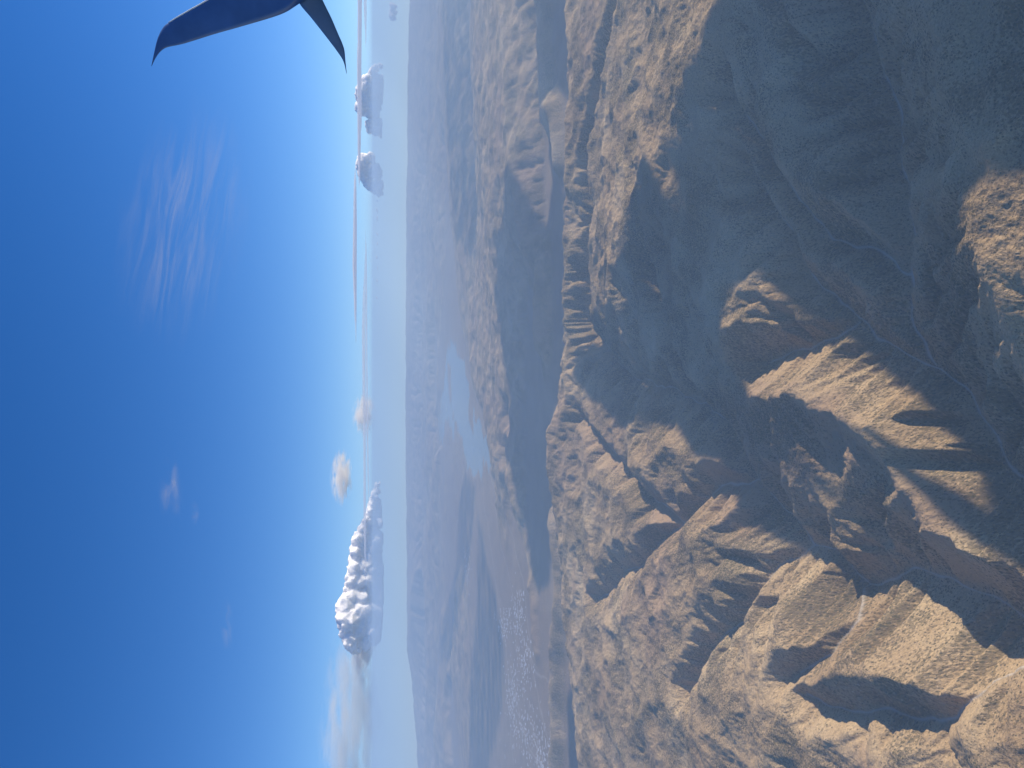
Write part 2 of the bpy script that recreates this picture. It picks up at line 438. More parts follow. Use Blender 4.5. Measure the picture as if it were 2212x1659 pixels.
# ------------------------------------------------------------------ the ground: one sheet, finer close to the aircraft
def make_ground():
    NC = 1150
    a = np.linspace(-1, 1, NC); az = np.radians(31.5) * a + np.radians(6.0) * np.sign(a) * np.abs(a) ** 6
    rs = [6400.0]
    while rs[-1] < 149500:
        r = rs[-1]
        px = (r * r / 8200.0 + 8200) / 745.0
        rs.append(r + min(max(px * 0.78, 10), 30 + r * 0.0028))
    rs = np.array(rs); NR = len(rs)
    print('rows', NR, 'cols', NC, 'tris', 2 * NR * NC)
    AZ, R = np.meshgrid(az, rs)
    X = R * np.sin(AZ); Y = R * np.cos(AZ)
    Z = height(X, Y)
    rough = np.clip((Z - 820) / 500, 0.04, 1) * np.where(R < 34000, 1, 1.0)
    nearw = 1 - sstep(26000, 45000, R)
    dxw = 60 * fbm(X, Y, 260, 2, 66)
    det = (20 * ridged(X + dxw, Y - dxw, 230, 4, 70, .58)) * nearw + 70 * ridged(X, Y, 1500, 4, 75) * (1 - nearw)
    dr = np.full(X.shape, 1e9)
    for r in near_rivers:
        wx = 260 * fbm(X, Y, 1500, 3, 40); wy = 260 * fbm(X, Y, 1500, 3, 50)
        m = (R < 32000)
        d, _ = seg_dist((X + wx)[m], (Y + wy)[m], r)
        dr[m] = np.minimum(dr[m], d)
    Z = Z + det * rough * np.clip((dr - 40) / 250, 0, 1)
    sd = poly_sd(X, Y, lake_poly)
    isl = np.full(X.shape, -1e9)
    for p in island_poly: isl = np.maximum(isl, poly_sd(X, Y, p))
    jag = 1500 * fbm(X, Y, 2400, 6, 200, .62)
    sdw = np.minimum(sd + jag, -(isl + jag * 0.6))
    Z = np.where(R > 34000, np.where(sdw > 0, LAKE_H - 8 - np.minimum(sdw * 0.1, 40), np.maximum(Z, LAKE_H + 4 + np.minimum(-sdw, 400) * 0.03 + 50 * sstep(0, 400, -sdw) * np.clip(isl / 300, 0, 1))), Z)
    V = np.stack([X, Y, Z - (X * X + Y * Y) / (2 * RE)], -1).reshape(-1, 3)
    i = np.arange(NR - 1)[:, None] * NC + np.arange(NC - 1)[None, :]
    F = np.stack([i, i + 1, i + 1 + NC, i + NC], -1).reshape(-1, 4)
    me = mesh_np('ground', V, F)
    A, _ = sample(near, X, Y, 'A')
    wash = np.exp(-(dr / (11 + 15 * np.clip(perlin(X / 300, Y / 300, 5) + .3, 0, 1))) ** 2) * (R < 30000) * 1.0
    for l in ([(1200, 1700), (1165, 1500), (1120, 1330), (1085, 1180), (1065, 1060), (1050, 1010)], [(1110, 1700), (1100, 1480), (1085, 1350), (1062, 1200), (1045, 1090), (1040, 1030)],
              [(1160, 1660), (1125, 1560), (1098, 1420)], [(965, 1700), (962, 1500), (968, 1300), (985, 1150), (1000, 1010)], [(1195, 1500), (1150, 1430), (1130, 1250), (1100, 1120)]):
        pts = [ground(a_, b_, 740) + (0,) for a_, b_ in l]
        m = (R > 27000) & (R < 90000)
        d, _ = seg_dist((X + 500 * fbm(X, Y, 3000, 3, 77))[m], (Y + 900 * fbm(X, Y, 4000, 4, 78))[m], pts)
        wash[m] = np.maximum(wash[m], .55 * np.exp(-(d / 75) ** 2))
    attr(me, 'wash', wash)
    attr(me, 'elev', Z)
    flow = np.clip((np.log10(np.maximum(A, 1)) - 4.3) / 2.2, 0, 1) * (Y < 34000)
    attr(me, 'flow', flow)
    return me, (X, Y, Z)

def nd(nt, t, **kw):
    n = nt.nodes.new(t)
    for k, v in kw.items():
        if k in ('inp',):
            for kk, vv in v.items(): n.inputs[kk].default_value = vv
        else: setattr(n, k, v)
    return n
def ramp(nt, stops, interp='LINEAR'):
    n = nt.nodes.new('ShaderNodeValToRGB'); cr = n.color_ramp; cr.interpolation = interp
    while len(cr.elements) > 1: cr.elements.remove(cr.elements[-1])
    cr.elements[0].position = stops[0][0]; cr.elements[0].color = stops[0][1]
    for p, c in stops[1:]:
        e = cr.elements.new(p); e.color = c
    return n
def newmat(name):
    m = bpy.data.materials.new(name); m.use_nodes = True
    nt = m.node_tree; b = nt.nodes['Principled BSDF']
    return m, nt, b
def g1(v): return (v, v, v, 1)

def mat_ground():
    m, nt, b = newmat('desert_ground'); L = nt.links.new
    geo = nd(nt, 'ShaderNodeNewGeometry')
    def noise(scale, detail=4, rough=.55, dim='2D'):
        mp = nd(nt, 'ShaderNodeVectorMath', operation='SCALE'); L(geo.outputs['Position'], mp.inputs[0]); mp.inputs['Scale'].default_value = 1.0 / scale
        n = nd(nt, 'ShaderNodeTexNoise'); n.noise_dimensions = dim
        n.inputs['Scale'].default_value = 1.0; n.inputs['Detail'].default_value = detail; n.inputs['Roughness'].default_value = rough
        L(mp.outputs[0], n.inputs['Vector']); return n.outputs['Fac']
    def mth(op, a, bb=None, clamp=False):
        n = nd(nt, 'ShaderNodeMath', operation=op); n.use_clamp = clamp
        for k, v in enumerate((a, bb)):
            if v is None: continue
            if isinstance(v, (int, float)): n.inputs[k].default_value = v
            else: L(v, n.inputs[k])
        return n.outputs[0]
    def mix(f, a, c):
        n = nd(nt, 'ShaderNodeMix', data_type='RGBA')
        if isinstance(f, (int, float)): n.inputs[0].default_value = f
        else: L(f, n.inputs[0])
        for k, v in ((6, a), (7, c)):
            if isinstance(v, tuple): n.inputs[k].default_value = v
            else: L(v, n.inputs[k])
        return n.outputs[2]
    def rng_(f, lo, hi):
        n = nd(nt, 'ShaderNodeMapRange'); n.interpolation_type = 'SMOOTHSTEP'
        L(f, n.inputs[0]); n.inputs[1].default_value = lo; n.inputs[2].default_value = hi; return n.outputs[0]
    def at(name):
        n = nd(nt, 'ShaderNodeAttribute'); n.attribute_name = name; return n.outputs['Fac']
    soil_r = ramp(nt, [(.30, (.33, .23, .128, 1)), (.5, (.43, .315, .18, 1)), (.68, (.53, .41, .245, 1))])
    L(noise(2600, 6, .6), soil_r.inputs[0])
    grit = nd(nt, 'ShaderNodeMapRange'); L(noise(30, 4, .7), grit.inputs[0]); grit.inputs[1].default_value = .3; grit.inputs[2].default_value = .7; grit.inputs[3].default_value = .74; grit.inputs[4].default_value = 1.3
    gm = nd(nt, 'ShaderNodeVectorMath', operation='SCALE'); L(soil_r.outputs[0], gm.inputs[0]); L(grit.outputs[0], gm.inputs['Scale'])
    redr = mix(rng_(noise(5200, 3), .52, .64), gm.outputs[0], (.37, .26, .16, 1))
    # shrubs and scrub oak: a speckle that thickens in patches and along drainage
    patch = noise(1500, 5, .62); sp1 = noise(42, 3, .7); sp2 = noise(17, 2, .6, '2D')
    dens = mth('ADD', mth('MULTIPLY', rng_(patch, .38, .64), .22), mth('MULTIPLY', at('flow'), .10))
    nz = nd(nt, 'ShaderNodeSeparateXYZ'); L(geo.outputs['Normal'], nz.inputs[0])
    # shady north-facing slopes carry more scrub
    asp = mth('MULTIPLY', nz.outputs['Y'], -0.10)
    th = mth('SUBTRACT', mth('SUBTRACT', .645, dens), mth('ADD', asp, .0))
    veg = mth('MULTIPLY', mth('SUBTRACT', sp1, th), 14.0, True)
    vmp = nd(nt, 'ShaderNodeVectorMath', operation='SCALE'); L(geo.outputs['Position'], vmp.inputs[0]); vmp.inputs['Scale'].default_value = 1.0 / 46.0
    vor = nd(nt, 'ShaderNodeTexVoronoi'); vor.voronoi_dimensions = '2D'; vor.inputs['Scale'].default_value = 1.0; L(vmp.outputs[0], vor.inputs['Vector'])
    vc = nd(nt, 'ShaderNodeSeparateColor'); L(vor.outputs['Color'], vc.inputs[0])
    size = mth('ADD', mth('MULTIPLY', vc.outputs[0], .42), mth('MULTIPLY', mth('SUBTRACT', patch, .5), 1.1))
    veg2 = mth('MULTIPLY', mth('SUBTRACT', size, mth('ADD', vor.outputs['Distance'], .06)), 9.0, True)
    vcol = mix(noise(700, 3), (.050, .055, .030, 1), (.095, .085, .050, 1))
    c = mix(mth('MAXIMUM', mth('MULTIPLY', veg, .55), mth('MULTIPLY', veg2, .85)), redr, vcol)
    # pale rock outcrops high up
    elev = at('elev')
    rock = mth('MULTIPLY', rng_(noise(55, 4, .75), .66, .74), rng_(noise(900, 3), .48, .60))
    rock = mth('MULTIPLY', rock, rng_(elev, 1750, 2050))
    c = mix(mth('MULTIPLY', rock, .8), c, (.62, .55, .45, 1))
    # low basins: paler, pinkish
    low = rng_(elev, 1000, 760)
    plain = mix(noise(3800, 6, .6), (.22, .165, .125, 1), (.34, .27, .21, 1))
    c = mix(mth('MULTIPLY', low, .8), c, plain)
    c = mix(mth('MULTIPLY', at('wash'), .9), c, (.52, .47, .40, 1))
    L(c, b.inputs['Base Color']); b.inputs['Roughness'].default_value = .95
    b.inputs['Specular IOR Level'].default_value = .1
    bmp = nd(nt, 'ShaderNodeBump'); bmp.inputs['Strength'].default_value = 1.2; bmp.inputs['Distance'].default_value = 1.0
    hgt = mth('ADD', mth('MULTIPLY', noise(110, 5, .62), 34.0), mth('MULTIPLY', veg, 5.0))
    L(hgt, bmp.inputs['Height']); L(bmp.outputs[0], b.inputs['Normal'])
    return m

g_me, (GX, GY, GZ) = make_ground()
ground_o = link('ground', g_me, mat_ground()); tag(ground_o, kind='structure')
print('ground', round(time.time() - T0, 1))

# lake: a water sheet that follows the Earth's curve
def make_lake():
    xs = [p[0] for p in lake_poly]; ys = [p[1] for p in lake_poly]
    x = np.linspace(min(xs) - 800, max(xs) + 800, 90); y = np.linspace(min(ys) - 800, max(ys) + 800, 90)
    X, Y = np.meshgrid(x, y)
    V = np.stack([X, Y, LAKE_H - (X * X + Y * Y) / (2 * RE)], -1).reshape(-1, 3)
    i = np.arange(89)[:, None] * 90 + np.arange(89)[None, :]
    F = np.stack([i, i + 1, i + 91, i + 90], -1).reshape(-1, 4)
    keep = (poly_sd(X, Y, lake_poly) > -1500).ravel()[F].any(1)
    me = mesh_np('lake', V, F[keep])
    m, nt, b = newmat('lake_water')
    b.inputs['Base Color'].default_value = (.22, .27, .25, 1); b.inputs['Specular IOR Level'].default_value = .25; b.inputs['Roughness'].default_value = .18; b.inputs['IOR'].default_value = 1.33
    o = link('lake_water', me, m); tag(o, kind='structure')
make_lake()

# low sprawl of pale roofs and tracks on the left plain: far too many and too small to tell apart
def make_town():
    r = np.random.default_rng(99); V = []; F = []
    spots = [(1105, 1490, 16, 60), (1120, 1560, 26, 80), (1150, 1600, 30, 90), (1175, 1655, 20, 60), (1135, 1430, 22, 60), (1195, 1630, 10, 50), (1090, 1350, 20, 40), (1010, 1230, 8, 50), (1120, 1330, 16, 60)]
    pts = []
    for px, py, sx, sy in spots:
        for _ in range(110):
            qx, qy = px + r.normal() * sx * .5, py + r.normal() * sy * .5
            pts.append(ground(qx, qy, 760))
    P = np.array(pts); hz = height(P[:, 0], P[:, 1])
    for (x, y), z in zip(P, hz):
        w, l, h = r.uniform(18, 75), r.uniform(35, 150), r.uniform(5, 12); a = r.choice([0.3, 0.3 + math.pi / 2])
        n = len(V); ca, sa = math.cos(a), math.sin(a)
        for dz in (-8, h):
            for ax, ay in ((-w, -l), (w, -l), (w, l), (-w, l)):
                V.append((x + ax * ca - ay * sa, y + ax * sa + ay * ca, z + dz - (x * x + y * y) / (2 * RE)))
        F += [(n + 4, n + 5, n + 6, n + 7), (n, n + 1, n + 5, n + 4), (n + 1, n + 2, n + 6, n + 5), (n + 2, n + 3, n + 7, n + 6), (n + 3, n, n + 4, n + 7)]
    me = mesh_np('town_roofs', np.array(V), np.array(F), False)
    m, nt, b = newmat('pale_roofs'); nz = nd(nt, 'ShaderNodeTexNoise'); g = nd(nt, 'ShaderNodeNewGeometry'); sc = nd(nt, 'ShaderNodeVectorMath', operation='SCALE'); sc.inputs['Scale'].default_value = .004
    nt.links.new(g.outputs['Position'], sc.inputs[0]); nt.links.new(sc.outputs[0], nz.inputs['Vector'])
    r_ = ramp(nt, [(.35, (.35, .33, .31, 1)), (.6, (.8, .8, .8, 1))]); nt.links.new(nz.outputs['Fac'], r_.inputs[0]); nt.links.new(r_.outputs[0], b.inputs['Base Color'])
    o = link('town_roofs', me, m); tag(o, kind='stuff')
make_town()

# ------------------------------------------------------------------ haze
def make_haze():
    x0, x1, y0, y1 = -105000.0, 105000.0, -3000.0, 151500.0
    z0, z1 = -1900.0, CAMZ + 450
    v = np.array([(x, y, z) for z in (z0, z1) for y in (y0, y1) for x in (x0, x1)])
    f = np.array([(0, 2, 3, 1), (4, 5, 7, 6), (0, 1, 5, 4), (1, 3, 7, 5), (3, 2, 6, 7), (2, 0, 4, 6)])
    me = mesh_np('haze', v, f, False)
    m = bpy.data.materials.new('air'); m.use_nodes = True; nt = m.node_tree; nt.nodes.clear()
    out = nt.nodes.new('ShaderNodeOutputMaterial'); pv = nt.nodes.new('ShaderNodeVolumePrincipled')
    pv.inputs['Color'].default_value = HAZE_COLOR + (1,)
    pv.inputs['Density'].default_value = HAZE_DENSITY
    pv.inputs['Anisotropy'].default_value = 0.1
    nt.links.new(pv.outputs[0], out.inputs['Volume'])
    o = link('haze', me, m); tag(o, kind='stuff')
    return o
make_haze()

# ------------------------------------------------------------------ clouds
def cloud_mat(name, col=(.9, .9, .9), trans=.35):
    m = bpy.data.materials.new(name); m.use_nodes = True; nt = m.node_tree; nt.nodes.clear()
    out = nt.nodes.new('ShaderNodeOutputMaterial'); d = nt.nodes.new('ShaderNodeBsdfDiffuse'); t = nt.nodes.new('ShaderNodeBsdfTranslucent'); mx = nt.nodes.new('ShaderNodeMixShader')
    d.inputs[0].default_value = col + (1,); t.inputs[0].default_value = col + (1,); mx.inputs[0].default_value = trans
    nt.links.new(d.outputs[0], mx.inputs[1]); nt.links.new(t.outputs[0], mx.inputs[2]); nt.links.new(mx.outputs[0], out.inputs[0])
    return m
def deck_mat():
    m = cloud_mat('thin_cloud', (.80, .88, 1.0), .7); nt = m.node_tree; L = nt.links.new
    out = [n for n in nt.nodes if n.type == 'OUTPUT_MATERIAL'][0]; sh = out.inputs[0].links[0].from_socket
    tr = nt.nodes.new('ShaderNodeBsdfTransparent'); mx = nt.nodes.new('ShaderNodeMixShader'); a = nt.nodes.new('ShaderNodeAttribute'); a.attribute_name = 'dens'
    L(a.outputs['Fac'], mx.inputs[0]); L(tr.outputs[0], mx.inputs[1]); L(sh, mx.inputs[2]); L(mx.outputs[0], out.inputs[0])
    return m
M_DECK = deck_mat()
def cum_mat():
    m, nt, b = newmat('cumulus_cloud')
    b.inputs['Base Color'].default_value = (.98, .975, .97, 1); b.inputs['Roughness'].default_value = 1; b.inputs['Specular IOR Level'].default_value = 0
    b.inputs['Subsurface Weight'].default_value = 1.0; b.inputs['Subsurface Radius'].default_value = (1, 1, 1); b.inputs['Subsurface Scale'].default_value = 1300.0
    b.subsurface_method = 'RANDOM_WALK'
    return m
M_CUM = cum_mat()

DECK_Z = 10400.0
def shade_xy(px, py, h):
    x, y = ground(px, py, h)
    k = (DECK_Z - h) / SDIR[2]
    return x + SDIR[0] * k, y + SDIR[1] * k
def deck(label, poly, h, holes=(), cell=160.0, thick=45.0, warp=350.0, seed=300, ws=2600, soft=500.0, streak=0.0):
    P = [shade_xy(q[0], q[1], q[2] if len(q) > 2 else h) for q in poly]
    xs = [p[0] for p in P]; ys = [p[1] for p in P]
    X, Y = np.meshgrid(np.arange(min(xs) - 1500, max(xs) + 1500, cell), np.arange(min(ys) - 1500, max(ys) + 1500, cell))
    sd = poly_sd(X, Y, P)
    for hp, hh in holes:
        sd = np.minimum(sd, -poly_sd(X, Y, [shade_xy(q[0], q[1], q[2] if len(q) > 2 else hh) for q in hp]))
    # ragged edge, drawn out along the wind
    a_ = 0.25; XW = X * math.cos(a_) + Y * math.sin(a_); YW_ = (Y * math.cos(a_) - X * math.sin(a_)) * (1 + streak)
    sd = sd + warp * fbm(XW, YW_, ws, 5, seed, .6)
    s = np.clip(sd / 900, 0, 1) ** .5
    ny, nx = X.shape
    # heights by sign of sd: rim cells are clipped to the outline by sliding vertices
    drop = (X * X + Y * Y) / (2 * RE)
    n = .6 + .5 * fbm(X, Y, 3000, 3, seed + 5)
    top = DECK_Z + thick * s * n * 1.3 - drop + 2; bot = DECK_Z - thick * s * .8 - drop - 2
    i = np.arange(ny - 1)[:, None] * nx + np.arange(nx - 1)[None, :]
    F = np.stack([i, i + 1, i + 1 + nx, i + nx], -1).reshape(-1, 4)
    ins = (sd > 0).ravel()
    keep = ins[F].sum(1) >= 3
    F = F[keep]; N = ny * nx
    V = np.concatenate([np.stack([X, Y, top], -1).reshape(-1, 3), np.stack([X, Y, bot], -1).reshape(-1, 3)])
    E = np.concatenate([F[:, [0, 1]], F[:, [1, 2]], F[:, [2, 3]], F[:, [3, 0]]])
    key = E[:, 0].astype(np.int64) * (2 * N) + E[:, 1]; rev = E[:, 1].astype(np.int64) * (2 * N) + E[:, 0]
    bnd = E[~np.isin(key, rev)]
    side = np.stack([bnd[:, 1], bnd[:, 0], bnd[:, 0] + N, bnd[:, 1] + N], -1)
    FF = np.concatenate([F, F[:, ::-1] + N, side])
    used = np.unique(FF); mp = np.full(2 * N, -1); mp[used] = np.arange(len(used))
    me = mesh_np('flat_cloud', V[used], mp[FF])
    dn = np.clip(sd / soft, 0, 1)
    if streak: dn = dn * np.clip(.75 + 1.0 * fbm(XW, YW_, 3200, 4, seed + 9), .1, 1)
    dn = (1 - np.sqrt(np.clip(1 - dn * .995, 0, 1))).ravel()      # top and bottom skins together give dn
    attr(me, 'dens', np.concatenate([dn, dn])[used])
    o = link('flat_cloud', me, M_DECK)
    tag(o, label, 'cloud', 'thin flat cloud layers at flight level')
    return o

deck('grey flat cloud overhead to the right that shades the near canyon',
     [(1640, -200, 3150), (1590, -40, 3150), (1535, 90, 3050), (1490, 190, 3000), (1445, 290, 2950), (1410, 350, 2900), (1380, 430, 2850), (1372, 500, 2800), (1340, 580, 2750), (1325, 670, 2700), (1262, 610, 2500), (1236, 720, 2500),
      (1234, 820, 2550), (1290, 880, 2300), (1345, 925, 2350), (1400, 900, 2250), (1440, 890, 2150), (1480, 950, 2150), (1510, 990, 2150), (1545, 985, 2000), (1580, 1070, 1950), (1612, 1140, 1800), (1690, 1165, 1700), (1730, 1180), (1800, 1190), (1850, 1205), (1990, 1215), (2100, 1270), (2300, 1350), (3200, 1700), (3200, -900), (1700, -600)],
     1500, holes=[
         ([(1572, 735, 2500), (1600, 700, 2250), (1690, 690, 1900), (1760, 700, 1800), (1840, 740, 1700), (1915, 800, 1650), (1985, 870, 1600), (2070, 930, 1600), (2085, 1010, 1700), (2010, 1010, 1800), (1900, 955, 2100), (1820, 940, 2250), (1740, 900, 2350), (1640, 900, 2400)], 2150),
         ([(2105, 600), (2150, 540), (2260, 490), (2350, 700), (2212, 745), (2150, 720)], 2450),
         ([(1470, 490), (1500, 480), (1540, 560), (1510, 570)], 2100),
         ([(1700, 945), (1730, 950), (1740, 1020), (1715, 1025)], 1500),
         ([(1890, 1010), (1920, 1015), (1920, 1050), (1895, 1050)], 1400),
         ([(1925, 1110), (1960, 1120), (1975, 1160), (1940, 1150)], 1350)],
     cell=110, warp=170, ws=1500, soft=120)
deck('long pale flat cloud just above the horizon over the hazy valley',
     [(1235, 780), (1195, 900), (1185, 1000), (1200, 1060), (1205, 1130), (1190, 1230), (1165, 1290), (1145, 1220), (1130, 1100), (1110, 1000), (1120, 900), (1100, 700), (1130, 560), (1140, 480), (1230, 480)], 800, seed=320, warp=700)
deck('narrow grey flat cloud low over the horizon near the wingtip',
     [(990, -100), (985, 100), (990, 250), (1000, 430), (1010, 600), (1060, 620), (1050, 450), (1035, 280), (1025, 100), (1030, -100)], 750, seed=340, cell=220, warp=900, streak=1.0)
deck('thin grey flat cloud streak above the lake end',
     [(1002, 1010), (990, 1082), (987, 1200), (972, 1290), (954, 1427), (958, 1477), (985, 1440), (999, 1409), (1008, 1290), (1017, 1200), (1029, 1040)], 720, seed=360, cell=200, warp=450, streak=2.5, soft=900)
deck('thin grey flat cloud streak over the left plain',
     [(1030, 1100), (1046, 1147), (1052, 1201), (1073, 1275), (1079, 1314), (1094, 1403), (1091, 1492), (1082, 1582), (1060, 1659), (1070, 1800), (1020, 1800), (1017, 1596), (1020, 1433), (1030, 1314), (1030, 1200)], 720, seed=380, cell=200, warp=700, streak=2.5, soft=1200)
deck('small flat cloud patch above the left foothills',
     [(1235, 1400), (1215, 1500), (1225, 1800), (1300, 1800), (1262, 1500)], 900, seed=390)
deck('broken flat cloud over the hazy hills',
     [(1150, -100), (1150, 100), (1165, 330), (1140, 480), (1230, 470), (1235, 380), (1245, 200), (1235, -100)], 1400, seed=400, warp=900,
     holes=[([(1175, 180), (1240, 150), (1240, 320), (1190, 330)], 1400)])

import bmesh
from mathutils import noise as mn
def ico(sub):
    bm = bmesh.new(); bmesh.ops.create_icosphere(bm, subdivisions=sub, radius=1)
    v = np.array([p.co[:] for p in bm.verts]); f = np.array([[q.index for q in p.verts] for p in bm.faces]); bm.free()
    return v, f
ICO = ico(2)
def sky_pt(px, py, dist):
    v = (px - 1106.0) / FPX; u = (829.5 - py) / FPX
    d = FWD + DWN * v + RGT * u
    t = dist / math.hypot(d.x, d.y)
    return np.array([d.x * t, d.y * t, CAMZ + d.z * t])
def cumulus(label, cols, dist, n, seed, rmin=.35, rmax=1.0, depth=2500, group='cumulus clouds along the horizon', rad_max=9):
    """cols: list of (py, px_top, px_base) columns along the bank; overlapping puffs fill between base and top"""
    r = np.random.default_rng(seed)
    pys = [c[0] for c in cols]
    C = []; R = []; ZB = []
    for k in range(n):
        py = r.uniform(min(pys), max(pys))
        tp = np.interp(py, pys, [c[1] for c in cols]); bs = np.interp(py, pys, [c[2] for c in cols])
        w = r.uniform(0, 1) ** .8
        px = bs + (tp - bs) * w
        rad_px = (rmin + (rmax - rmin) * r.uniform() ** 2) * min(rad_max, max(1.6, (bs - tp) * .22))
        px = min(max(px, tp + rad_px * .9), bs - rad_px * .2)
        dd = dist + r.uniform(-.5, .5) * depth
        if k % 4 == 0:
            rad_px = max(2.0, (bs - tp) * .21); px = min(max(px, tp + rad_px * 1.25), bs - rad_px * .3); dd = dist + r.uniform(-.2, .2) * depth
        C.append(sky_pt(px, py, dd)); R.append(rad_px / FPX * dd); ZB.append(sky_pt(bs, py, dist)[2])
    C = np.array(C); R = np.array(R)
    inn = np.zeros(n, bool); inn[int(np.argmax(R))] = True
    while not inn.all():           # pull stray puffs in until every one overlaps the heap
        D = np.linalg.norm(C[~inn][:, None] - C[inn][None], axis=-1)
        G_ = D - .62 * (R[~inn][:, None] + R[inn][None])
        q = np.unravel_index(np.argmin(G_), G_.shape)
        i = np.nonzero(~inn)[0][q[0]]; j = np.nonzero(inn)[0][q[1]]
        if G_[q] > 0: C[i] += (C[j] - C[i]) / D[q] * G_[q]
        inn[i] = True
    VV = []; FF = []; off = 0
    for k in range(n):
        v = ICO[0].copy()
        o = Vector(r.uniform(-50, 50, 3))
        dsp = np.array([1 + .38 * mn.fractal(Vector(p) * 1.6 + o, .8, 2.1, 4) for p in v])
        v = v * dsp[:, None] * R[k] * np.array([1.15, 1.15, 1.0]) + C[k]
        v[:, 2] = np.maximum(v[:, 2], ZB[k] - (ZB[k] - v[:, 2]) * .15)
        VV.append(v); FF.append(ICO[1] + off); off += len(v)
    me = mesh_np('cumulus_cloud', np.concatenate(VV), np.concatenate(FF))
    o = link('cumulus_cloud', me)
    md = o.modifiers.new('fuse', 'REMESH'); md.mode = 'VOXEL'; md.voxel_size = max(90.0, dist * 0.00085); md.use_smooth_shade = True
    me2 = bpy.data.meshes.new_from_object(o.evaluated_get(bpy.context.evaluated_depsgraph_get()))
    o.modifiers.clear(); o.data = me2; bpy.data.meshes.remove(me)
    n_ = len(me2.vertices); co = np.empty(n_ * 3, np.float32); no = np.empty(n_ * 3, np.float32)
    me2.vertices.foreach_get('co', co); me2.vertices.foreach_get('normal', no); co = co.reshape(-1, 3); no = no.reshape(-1, 3)
    f_ = R.mean() * .55
    dd_ = ridged(co[:, 0] + .4 * co[:, 1], co[:, 2] + .3 * co[:, 1], f_ * 1.6, 3, seed) * f_ * .22
    co = co - no * dd_[:, None]
    me2.vertices.foreach_set('co', co.ravel()); me2.materials.append(M_CUM); me2.update(); tag(o, label, 'cloud', group)
    return o
cumulus('white cumulus tower nearest the lower winglet tip', [(136, 812, 826), (150, 798, 828), (165, 790, 828), (178, 774, 828), (200, 766, 828), (225, 764, 828), (236, 766, 812), (250, 782, 826)], 162000, 190, 1, rad_max=6)
cumulus('small white cumulus between two taller ones on the horizon', [(252, 796, 826), (262, 786, 826), (285, 790, 826), (298, 808, 826)], 162000, 60, 2, rad_max=5)
cumulus('paired white cumulus heads below the thin cloud', [(333, 782, 806), (348, 766, 824), (375, 770, 828), (400, 786, 828), (424, 814, 829)], 162000, 150, 3, rad_max=6)
for k, (py, w_) in enumerate([(428, 4), (446, 7), (468, 9), (498, 5), (520, 4), (548, 6), (575, 3), (600, 5), (640, 3)]):
    cumulus('tiny white puff, one of the row trailing along the horizon', [(py, 813, 817), (py + w_, 811, 817), (py + 2 * w_, 814, 817)], 162000, 6, 40 + k, depth=900, group='row of tiny cloud puffs')
cumulus('large heaped bank of sunlit cumulus, tallest at its left end', [(1040, 810, 822), (1080, 796, 824), (1120, 786, 826), (1150, 766, 828), (1165, 756, 828), (1200, 750, 828), (1250, 744, 828), (1285, 738, 828), (1300, 724, 826), (1340, 722, 826), (1370, 732, 822), (1392, 742, 800), (1410, 758, 780)], 162000, 620, 5, depth=3500, rad_max=7.5)
cumulus('dark shaded little cumulus at the right edge of the view', [(4, 846, 864), (20, 836, 864), (36, 838, 862), (48, 848, 858)], 156000, 24, 6, depth=3000)
